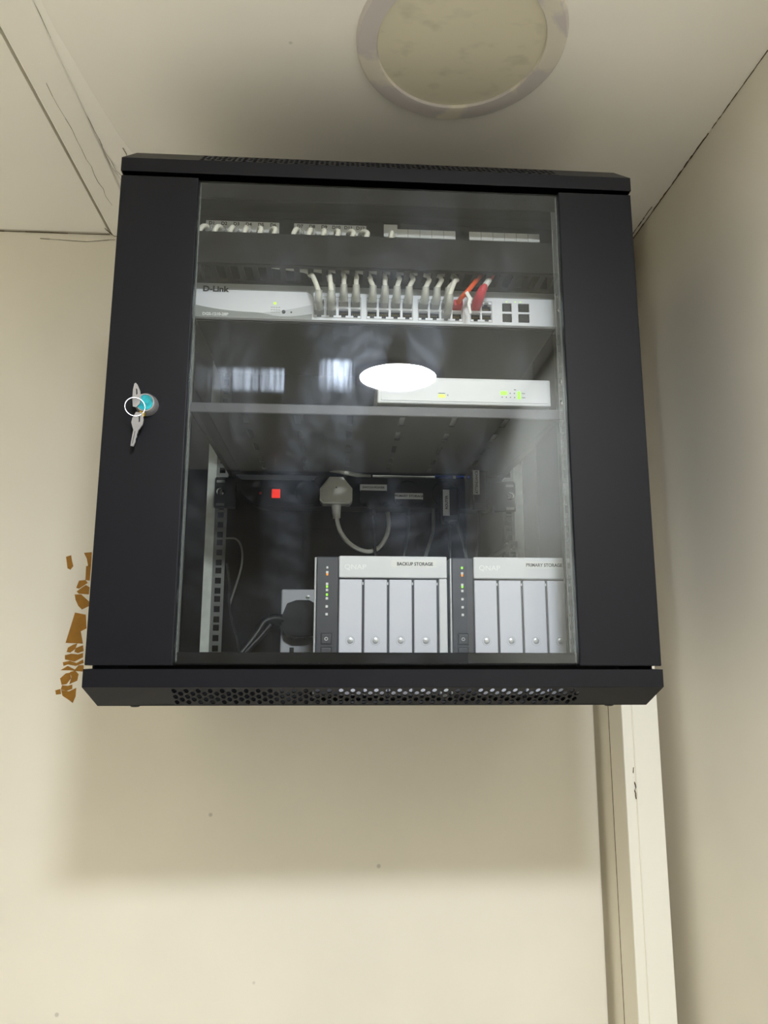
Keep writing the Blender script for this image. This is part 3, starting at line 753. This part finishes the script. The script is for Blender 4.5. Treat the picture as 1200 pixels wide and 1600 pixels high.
# ------------------------------------------------------------------ shelf and router
SH = thing('rack_shelf', 'grey fronted black shelf with vent slots under the white router', 'shelf', (0, 0.05, 0.2985))
us = [-0.2175]; hol = set()
for k in range(6):
    c = -0.162 + k * 0.0648
    us += [c - 0.0035, c + 0.0035]; hol.add(len(us) - 2)
us.append(0.2175)
vs = [0.0515, 0.085, 0.120, 0.150, 0.185, 0.215, 0.250, 0.285, 0.315, 0.34, 0.362, 0.385]
MB().grid(us, vs, lambda i, j: i in hol and j % 2 == 1 and j < 10, 0.2970, 0.2985, 'xy').build('shelf_plate', 'black_in', SH)
MB().box(-0.2240, 0.2240, 0.0490, 0.0514, 0.2868, 0.2985, 0.0008, 1).build('front_lip', 'steel_grey', SH)
for s in (-1, 1):
    MB().box(*sorted((s * 0.2185, s * 0.2178)), 0.0515, 0.385, 0.2880, 0.2985).build('side_flange', 'black_in', SH)
    MB().box(*sorted((s * 0.2242, s * 0.2412)), 0.0580, 0.0795, 0.2868, 0.2985).build('rack_ear', 'steel_grey', SH)

RT = thing('router', 'white router with small green lights on the rack shelf', 'router', (0.104, 0.14, 0.2985))
MB().box(-0.0005, 0.2092, 0.0560, 0.2050, 0.3048, 0.3385, 0.0018, 2).build('case', 'white_plastic', RT)
MB().box(0.0035, 0.2052, 0.0552, 0.0562, 0.3080, 0.3355, 0.0004, 1).build('front_panel', 'white_plastic', RT)
for x in (0.015, 0.195):
    for y in (0.075, 0.19):
        MB().lathe([(0.006, 0.2985), (0.006, 0.3049)], (x, y, 0), 'z', 14).build('foot', 'plastic_black', RT)
g = MB(); g.box(0.0725, 0.0805, 0.0546, 0.0552, 0.3128, 0.3168); g.build('power_light', 'led_lime', RT)
g = MB(); g.box(0.1475, 0.1555, 0.0546, 0.0552, 0.3180, 0.3225); g.build('link_light', 'led_green', RT)
g = MB(); g.box(0.1680, 0.1718, 0.0546, 0.0552, 0.3130, 0.3225); g.build('link_light', 'led_green', RT)
g = MB()
for i in range(4): g.box(0.1490 + i * .005, 0.1500 + i * .005, 0.0546, 0.0552, 0.3145, 0.3155)
for i in range(2): g.box(0.1588 + i * .005, 0.1598 + i * .005, 0.0546, 0.0552, 0.3196, 0.3206)
g.box(0.0725, 0.0805, 0.0546, 0.0552, 0.3180, 0.3184); g.box(0.0832, 0.0842, 0.0546, 0.0552, 0.3155, 0.3165)
g.box(0.1640, 0.1665, 0.0546, 0.0552, 0.3245, 0.3250); g.box(0.1735, 0.1775, 0.0546, 0.0552, 0.3200, 0.3204); g.box(0.1735, 0.1775, 0.0546, 0.0552, 0.3148, 0.3152)
tag(g.build('printed_marks', 'ink', RT), kind='stuff')


# ------------------------------------------------------------------ storage units
NY = 0.0950; NB, NT = -0.0395, 0.1265


def nas(x0, label, title, leds):
    W = 0.1585; x1 = x0 + W
    t = thing('storage_unit', label, 'storage unit', (x0 + W / 2, NY + 0.11, NB), 'storage units on the cabinet floor')
    MB().box(x0 + 0.0008, x1 - 0.0008, NY + 0.0062, NY + 0.218, NB, NT - 0.0006, 0.002, 2).build('case', 'white_plastic', t)
    MB().box(x0, x0 + 0.0022, NY - 0.0012, NY + 0.0060, NB + .001, NT - .002, 0.0006, 1).build('silver_edge', 'silver', t)
    s = MB().box(x0 + 0.0024, x0 + 0.0285, NY, NY + 0.0060, NB + .001, NT - .001, 0.0012, 1).build('control_strip', 'strip', t)
    h = MB()
    h.box(x0 + 0.0288, x1 - 0.0008, NY - 0.0015, NY + 0.0060, 0.1005, NT, 0.0014, 2)
    hd = h.build('header', 'white_plastic', t)
    f = MB(); f.box(x1 - 0.0105, x1 - 0.0008, NY - 0.0005, NY + 0.0060, NB + .001, 0.1000, 0.0010, 1)
    f.build('side_bezel', 'white_plastic', t)
    MB().box(x0 + 0.0288, x1 - 0.0108, NY + 0.0030, NY + 0.0060, NB + .001, 0.1000).build('bay_recess', 'strip', t)
    for k in range(4):
        a = x0 + 0.0295 + k * 0.02955; b = a + 0.0268
        tr = MB().box(a, b, NY - 0.0006, NY + 0.0028, NB + .004, 0.0985, 0.0007, 1).build('drive_tray', 'tray', t)
        c = ((a + b) / 2, NY - 0.0006, 0.0272)
        MB().torus(c, 0.0052, 0.00035, 'y', 24, 6).build('lock_ring', 'switch_pale', tr)
        MB().lathe([(0.0034, 0), (0.0034, -0.0007), (0.0028, -0.0011), (0.0004, -0.0011)], c, 'y', 20).build('tray_lock', 'silver', tr, smooth=True)
        MB().box(b + 0.0005, b + 0.0017, NY + 0.0012, NY + 0.0029, 0.0925, 0.0955).build('drive_light', 'white_ink', t)
    # printed title on its paper strip, pale maker's name in relief
    lb = MB().box(x0 + 0.0905, x1 - 0.0130, NY - 0.0018, NY - 0.0015, 0.1130, 0.1218).build('paper_label', 'sticker', t)
    text(title, x0 + 0.0975 if title[0] == 'B' else x0 + 0.0925, NY - 0.0019, 0.1155, 0.0056, 'ink', lb, name='printed_text', bold=0.00012, squash=0.91)
    text('QNAP', x0 + 0.0350, NY - 0.0016, 0.1105, 0.0085, 'emboss', hd, name='maker_name', squash=1.1)
    xc = x0 + 0.0150
    for k, (z, mm) in enumerate(leds):
        MB().box(xc - 0.0011, xc + 0.0011, NY - 0.0004, NY + 0.0004, z, z + 0.0026).build('indicator', mm, s)
    for z in (0.1068, 0.0930, 0.0858, 0.0760, 0.0665, 0.0575):
        MB().box(xc - 0.0014, xc + 0.0014, NY - 0.0003, NY + 0.0004, z - 0.0014, z + 0.0014).build('printed_symbol', 'white_ink', s)
    for z, nm in ((0.0290, 'power_button'), (0.0130, 'copy_button')):
        bt = MB().box(xc - 0.0060, xc + 0.0060, NY - 0.0009, NY + 0.0006, z - 0.0060, z + 0.0060, 0.0012, 2).build(nm, 'strip', s)
        fr_ = MB()
        for a, b, za, zb in ((xc - .0066, xc + .0066, z - .0066, z - .0061), (xc - .0066, xc + .0066, z + .0061, z + .0066), (xc - .0066, xc - .0061, z - .0061, z + .0061), (xc + .0061, xc + .0066, z - .0061, z + .0061)):
            fr_.box(a, b, NY - .0002, NY + .0004, za, zb)
        fr_.build('button_gap', 'ink', s)
    MB().torus((xc, NY - 0.0009, 0.0290), 0.0017, 0.0004, 'y', 16, 6).build('power_symbol', 'white_ink', s)
    return t


nas(-0.0722, 'white four bay storage unit labelled BACKUP STORAGE, left of its twin', 'BACKUP STORAGE', [(0.1030, 'led_orange'), (0.0885, 'led_green'), (0.0790, 'led_green'), (0.1112, 'white_ink')])
nas(0.0888, 'white four bay storage unit labelled PRIMARY STORAGE, right in the cabinet', 'PRIMARY STORAGE', [(0.1030, 'led_orange'), (0.1120, 'led_green'), (0.0893, 'led_green')])

# ------------------------------------------------------------------ power strip with its plugs
PS = thing('power_strip', 'black power strip with a glowing red rocker switch at the cabinet back', 'power strip', (0, 0.385, 0.2400))
prof = [(-0.199, 0.286)] + [(-0.182 + 0.030 * math.cos(a), 0.270 + 0.030 * math.sin(a) * 1.0) for a in [math.pi * (1.0 + 0.5 * k / 8) for k in range(9)]]
prof = [(-0.208, 0.2890), (-0.2085, 0.2800), (-0.200, 0.2640), (-0.188, 0.2500), (-0.172, 0.2420), (-0.155, 0.2400), (0.200, 0.2400), (0.208, 0.2480), (0.208, 0.2890)]
MB().prism(prof, 0.3720, 0.4120).build('housing', 'plastic_black', PS)
MB().prism([(-0.2080, 0.2895), (-0.0790, 0.2895), (-0.0860, 0.2820), (-0.1995, 0.2820)], 0.3690, 0.3722).build('end_cover', 'soft_grey', PS)
MB().box(-0.1520, -0.1360, 0.3690, 0.3725, 0.2505, 0.2690, 0.001, 1).build('switch_frame', 'plastic_black', PS)
rk = MB().prism([(0.3712, 0.2520), (0.3672, 0.2526), (0.3664, 0.2590), (0.3692, 0.2672), (0.3712, 0.2676)], -0.1505, -0.1375, 'yz').build('rocker_switch', 'led_red', PS)
MB().lathe([(0.0024, 0), (0.0022, -0.0012), (0.0004, -0.0016)], (-0.1690, 0.3722, 0.2605), 'y', 14).build('pilot_light', 'cable_red', PS)
for x in (-0.0950, -0.0480, 0.0090, 0.0660, 0.1250):
    MB().lathe([(0.0215, 0), (0.0215, -0.0010), (0.0195, -0.0012), (0.0190, 0.0)], (x, 0.3722, 0.2640), 'y', 24).build('outlet', 'rack_black', PS)
for s in (-1, 1):
    e = MB().box(*sorted((s * 0.2075, s * 0.2425)), 0.3830, 0.3905, 0.2380, 0.2880, 0.0015, 1).build('rack_ear', 'plastic_black', PS)
    MB().lathe([(0.0062, 0), (0.0062, -0.002), (0.004, -0.0042), (0.0006, -0.0045)], (s * 0.2330, 0.3830, 0.2640), 'y', 16).build('ear_screw', 'chrome', e, smooth=True)
    MB().box(*sorted((s * 0.2395, s * 0.2265)), 0.3826, 0.3832, 0.2415, 0.2455).build('ear_slot', 'zinc_dark', e)
    MB().box(*sorted((s * 0.2395, s * 0.2265)), 0.3826, 0.3832, 0.2790, 0.2830).build('ear_slot', 'zinc_dark', e)

# white plug
wp = thing('power_plug', 'white three pin plug with a white cable in the power strip', 'plug', (-0.0490, 0.365, 0.2380))
P = [(-0.0745, 0.2640), (-0.0600, 0.2830), (-0.0390, 0.2830), (-0.0240, 0.2650), (-0.0240, 0.2460), (-0.0280, 0.2405), (-0.0700, 0.2405), (-0.0745, 0.2455)]
MB().prism(P, 0.3475, 0.3705).build('plug_body', 'cable', wp)
MB().prism([(x * .88 - .0059, 0.2615 + (z - .2615) * .88) for x, z in P], 0.3445, 0.3476).build('plug_cap', 'cable', wp)
MB().lathe([(0.0011, 0), (0.0011, -0.0003), (0.0003, -0.0003)], (-0.0490, 0.3446, 0.2655), 'y', 10).build('fuse_screw', 'ink', wp)
MB().tube([(-0.0490, 0.358, 0.2410), (-0.0488, 0.358, 0.2300), (-0.0480, 0.358, 0.2190)], 0.0080, 12, 0.0058).build('cord_grip', 'cable', wp, smooth=True)
MB().tube(spline([(-0.0480, 0.358, 0.2200), (-0.0455, 0.358, 0.2080), (-0.0400, 0.358, 0.1950), (-0.0280, 0.358, 0.1800), (-0.0110, 0.358, 0.1700), (0.0060, 0.360, 0.1680), (0.0200, 0.364, 0.1760), (0.0300, 0.370, 0.1920), (0.0345, 0.378, 0.2080), (0.0355, 0.395, 0.2280), (0.0355, 0.415, 0.2420)], 6), 0.0036, 10).build('cable', 'cable', wp, smooth=True)


def black_plug(label, xc, z0, z1, wd, title, tz, cab):
    t = thing('power_plug', label, 'plug', (xc, 0.362, z0))
    MB().prism([(xc - wd / 2, z0 + .012), (xc - wd / 2 + .002, z0 + .010), (xc - .011, z0 + .0095), (xc - .009, z0 + .001), (xc + .009, z0 + .001), (xc + .011, z0 + .0095), (xc + wd / 2 - .002, z0 + .010), (xc + wd / 2, z0 + .012), (xc + wd / 2, z1 - .014), (xc + wd * .3, z1), (xc - wd * .3, z1), (xc - wd / 2, z1 - .014)], 0.3500, 0.3705).build('plug_body', 'plastic_black', t)
    l = MB().box(xc - wd / 2 - .0012, xc + wd / 2 + .0012, 0.3488, 0.3560, tz - .0048, tz + .0048, 0.0004, 1).build('paper_label', 'sticker', t)
    text(title, xc, 0.3486, tz - .0018, 0.0052 if len(title) > 13 else 0.0046, 'ink', l, align='CENTER', bold=0.0001, squash=1.0)
    MB().tube([(xc, 0.360, z0 + .002), (xc, 0.360, z0 - .010)], 0.0046, 10, 0.0034).build('cord_grip', 'plastic_black', t, smooth=True)
    MB().tube(spline(cab, 6), 0.0024, 8).build('cable', 'cable_black', t, smooth=True)
    return t


black_plug('black plug with a white SWITCH POWER label in the power strip', 0.0090, 0.2330, 0.2830, 0.0400, 'SWITCH POWER', 0.2675, [(0.009, 0.360, 0.224), (0.0098, 0.358, 0.205), (0.0115, 0.352, 0.175), (0.0140, 0.346, 0.145), (0.016, 0.342, 0.110)])
black_plug('black plug with a white PRIMARY STORAGE label in the power strip', 0.0648, 0.2340, 0.2760, 0.0420, 'PRIMARY STORAGE', 0.2545, [(0.0648, 0.360, 0.225), (0.0648, 0.359, 0.205), (0.0610, 0.354, 0.180), (0.0540, 0.346, 0.150), (0.048, 0.340, 0.110)])


def adaptor(label, xa, xb, z0, z1, lx, lz0, lz1, title):
    t = thing('power_adaptor', label, 'power adaptor', ((xa + xb) / 2, 0.36, z0), 'black power adaptors')
    MB().box(xa, xb, 0.3420, 0.3705, z0, z1, 0.003, 2).build('adaptor_body', 'plastic_black', t)
    MB().box(xa + .001, xb - .001, 0.3412, 0.3440, z0 + .002, z0 + .012, 0.001, 1).build('end_cap', 'rack_black', t)
    l = MB().box(lx, lx + 0.0105, 0.3404, 0.3421, lz0, lz1, 0.0003, 1).build('paper_label', 'sticker', t)
    text(title, lx + 0.0075, 0.3402, (lz0 + lz1) / 2, 0.0056, 'ink', l, rot=-math.pi / 2, align='CENTER', bold=0.0001)
    return t


a1 = adaptor('black power adaptor with an upright white ROUTER label', 0.1165, 0.1425, 0.2130, 0.2680, 0.1170, 0.2225, 0.2640, 'ROUTER')
MB().tube(spline([(0.1290, 0.356, 0.214), (0.1290, 0.355, 0.195), (0.1285, 0.350, 0.165), (0.128, 0.345, 0.120)], 5), 0.0026, 8).build('cable', 'cable_black', a1, smooth=True)
a2 = adaptor('black power adaptor with an upright white ATTENDANCE label, nearest the right side', 0.1640, 0.1885, 0.2330, 0.2960, 0.1650, 0.2570, 0.2960, 'ATTENDANCE')
MB().tube(spline([(0.1760, 0.356, 0.234), (0.1765, 0.355, 0.215), (0.172, 0.352, 0.18), (0.165, 0.350, 0.120)], 5), 0.0022, 8).build('cable', 'cable_black', a2, smooth=True)
# loose leads
o = MB().tube(spline([(0.106, 0.372, 0.238), (0.1045, 0.366, 0.205), (0.097, 0.360, 0.178), (0.088, 0.355, 0.150), (0.084, 0.350, 0.115)], 5), 0.0030, 8).build('power_lead', 'cable_grey', None, (0.09, 0.36, 0.115), smooth=True)
tag(o, 'grey lead falling left of the ROUTER adaptor behind the storage units', 'cable')
o = MB().tube(spline([(0.1440, 0.372, 0.240), (0.1455, 0.364, 0.205), (0.1510, 0.360, 0.180), (0.1560, 0.355, 0.150), (0.159, 0.350, 0.115)], 5), 0.0028, 8).build('power_lead', 'cable_grey', None, (0.15, 0.36, 0.115), smooth=True)
tag(o, 'grey lead falling right of the ROUTER adaptor behind the storage units', 'cable')
o = MB().tube(spline([(-0.0850, 0.395, 0.3060), (-0.0700, 0.380, 0.3030), (-0.0450, 0.366, 0.2965), (-0.0200, 0.372, 0.2930), (0.0050, 0.392, 0.2950)], 6), 0.0036, 8).build('white_lead', 'cable', None, (-0.04, 0.38, 0.293), smooth=True)
tag(o, 'white lead bowed above the white plug, under the shelf', 'cable')
o = MB().tube(spline([(0.0100, 0.398, 0.2955), (0.045, 0.395, 0.2945), (0.085, 0.395, 0.2940), (0.112, 0.398, 0.2955)], 6), 0.0038, 8).build('white_lead', 'cable', None, (0.06, 0.396, 0.293), smooth=True)
tag(o, 'white lead lying along the strip above the labelled plugs', 'cable')
bl = thing('network_lead', 'blue network lead with pale ties behind the shelf', 'cable', (0.14, 0.39, 0.2915))
for dz in (0, 0.0062):
    MB().tube(spline([(0.112, 0.392, 0.2900 + dz), (0.130, 0.390, 0.2940 + dz), (0.150, 0.392, 0.2960 + dz), (0.172, 0.398, 0.2985 + dz)], 6), 0.0030, 8).build('cable', 'cable_blue', bl, smooth=True)
for x in (0.143, 0.162):
    MB().box(x - 0.0025, x + 0.0025, 0.3865, 0.3985, 0.2905, 0.3065, 0.001, 1).build('cable_tie', 'cable', bl)
o = MB().tube(spline([(-0.222, 0.386, 0.190), (-0.205, 0.384, 0.188), (-0.196, 0.384, 0.172), (-0.196, 0.385, 0.145), (-0.205, 0.386, 0.110), (-0.212, 0.386, 0.085)], 6), 0.0016, 8).build('thin_lead', 'cable_grey', None, (-0.2, 0.385, 0.085), smooth=True)
tag(o, 'thin grey lead looping beside the left rear rail', 'cable')
o = MB().tube(spline([(-0.219, 0.384, 0.150), (-0.213, 0.382, 0.120), (-0.212, 0.381, 0.09), (-0.206, 0.381, 0.058), (-0.198, 0.381, 0.034), (-0.192, 0.380, -0.002)], 6), 0.0018, 8).build('thin_lead', 'cable_black', None, (-0.205, 0.381, -0.002), smooth=True)
tag(o, 'thin black lead running down beside the left rear rail', 'cable')
# black clip on the right rear rail
br = thing('cable_bracket', 'black cable bracket on the right rear rail above the PRIMARY STORAGE unit', 'bracket', (0.231, 0.385, 0.160))
MB().grid([0.2255, 0.2285, 0.2365, 0.2400], [0.155, 0.160, 0.170, 0.174, 0.182, 0.188], lambda i, j: i == 1 and j in (1, 3), 0.3700, 0.3915).build('frame', 'plastic_black', br)
MB().tube(spline([(0.2250, 0.376, 0.178), (0.215, 0.374, 0.172), (0.206, 0.372, 0.166), (0.194, 0.370, 0.158), (0.180, 0.368, 0.145)], 5), 0.0070, 10, 0.0050).build('cable_stub', 'cable_black', br, smooth=True)

# ------------------------------------------------------------------ wall socket low in the cabinet
WS = thing('wall_socket', 'white double wall socket at the back of the cabinet, left of the storage units', 'socket', (-0.0935, 0.444, 0.0415))
MB().box(-0.1365, -0.0505, 0.4365, 0.4465, -0.0315, 0.1145, 0.003, 3).build('face_plate', 'white_plastic', WS)
for z in (0.1015, -0.0185):
    q = MB().lathe([(0.0034, 0), (0.0034, -0.001), (0.0006, -0.0013)], (-0.0935, 0.4366, z), 'y', 16).build('plate_screw', 'zinc', WS, smooth=True)
    MB().box(-0.0965, -0.0905, 0.4350, 0.4356, z - .0005, z + .0005).build('screw_slot', 'ink', q)
for x, z, a, b in ((-0.1175, 0.0165, .0035, .0045), (-0.0790, 0.0070, .0032, .0015), (-0.0790, 0.0260, .0032, .0015)):
    MB().box(x - a, x + a, 0.4358, 0.4366, z - b, z + b).build('pin_hole', 'port', WS)
SP = thing('power_plug', 'black plug with a thick black cable in the white wall socket', 'plug', (-0.115, 0.42, 0.046))
body = [(-0.1330, 0.0700), (-0.1250, 0.0900), (-0.1100, 0.0955), (-0.0900, 0.0955), (-0.0760, 0.0880), (-0.0620, 0.0760), (-0.0600, 0.0640), (-0.0660, 0.0520), (-0.0800, 0.0400), (-0.0960, 0.0345), (-0.1150, 0.0345), (-0.1270, 0.0410), (-0.1330, 0.0540)]
MB().prism(body, 0.4120, 0.4362).build('plug_body', 'plastic_black', SP)
MB().prism([(-0.1 + (x + .1) * .86, 0.066 + (z - .066) * .86) for x, z in body], 0.4085, 0.4121).build('plug_cap', 'plastic_black', SP)
MB().tube(spline([(-0.1310, 0.420, 0.0640), (-0.1420, 0.417, 0.0660), (-0.1520, 0.415, 0.0640)], 4), 0.0090, 12, 0.0080).build('cord_grip', 'plastic_black', SP, smooth=True)
MB().tube(spline([(-0.1500, 0.415, 0.0650), (-0.1600, 0.412, 0.0600), (-0.1690, 0.408, 0.0450), (-0.1800, 0.402, 0.0280), (-0.1920, 0.396, 0.0120), (-0.2050, 0.390, -0.0060), (-0.2150, 0.386, -0.0300)], 6), 0.0070, 12, 0.0060).build('cable', 'cable_black', SP, smooth=True)
MB().tube(spline([(-0.1500, 0.408, 0.0560), (-0.1620, 0.402, 0.0400), (-0.1760, 0.396, 0.0240), (-0.1900, 0.392, 0.0060), (-0.2000, 0.389, -0.0200)], 6), 0.0045, 10).build('cable', 'cable_black', SP, smooth=True)

# ------------------------------------------------------------------ tape residue on the wall
TP = thing('tape_residue', 'torn strip of aged brown tape stuck to the cream wall left of the cabinet', 'tape', (-0.465, WALL_Y, -0.05))


pieces = [
    [(104, 871), (111, 869), (112, 876), (114, 884), (110, 889), (106, 887)],
    [(132, 865), (143, 864), (142, 882), (138, 884), (136, 873)],
    [(135, 886), (142, 884), (140, 906), (134, 905)],
    [(124, 908), (133, 907), (136, 911), (124, 919), (120, 918)],
    [(121, 924), (129, 918), (134, 915), (139, 918), (138, 928), (124, 927)],
    [(118, 930), (127, 930), (138, 940), (138, 946), (128, 951), (123, 946), (119, 937)],
    [(118, 960), (133, 963), (134, 982), (126, 986), (129, 1003), (105, 1002)],
    [(107, 1012), (114, 1008), (120, 1006), (117, 1014), (110, 1019), (105, 1018)],
    [(119, 1013), (129, 1009), (130, 1017), (122, 1020), (117, 1018)],
    [(103, 1024), (112, 1022), (121, 1023), (128, 1021), (128, 1027), (116, 1033), (108, 1031), (103, 1030)],
    [(100, 1035), (110, 1033), (119, 1036), (128, 1031), (129, 1036), (118, 1040), (107, 1038), (101, 1040)],
    [(97, 1047), (107, 1041), (113, 1044), (117, 1046), (122, 1040), (129, 1040), (129, 1049), (119, 1048), (110, 1047)],
    [(95, 1060), (103, 1053), (109, 1052), (110, 1060), (104, 1068), (97, 1069)],
    [(110, 1051), (117, 1049), (122, 1054), (120, 1063), (113, 1066), (109, 1068), (112, 1058)],
    [(98, 1071), (106, 1072), (112, 1070), (112, 1076), (104, 1079), (96, 1077)],
    [(97, 1079), (108, 1081), (118, 1076), (117, 1088), (113, 1097), (108, 1093), (99, 1087)],
    [(87, 1079), (94, 1077), (95, 1084), (88, 1085)],
]
for pc in pieces:
    poly = []
    mx_, my_ = sum(p[0] for p in pc) / len(pc), sum(p[1] for p in pc) / len(pc)
    for px, py in [(mx_ + (a - mx_) * 1.13, my_ + (b - my_) * 1.13) for a, b in pc]:
        d = f_ + r_ * ((px - 600) / 1158.945) - u_ * ((py - 800) / 1158.945)
        k = (WALL_Y - (-0.784346)) / d.y
        poly.append((-0.043905 + d.x * k, 0.013839 + d.z * k))
    MB().prism(poly, WALL_Y - 0.0003, WALL_Y - 0.00002).build('tape_scrap', 'tape', TP)
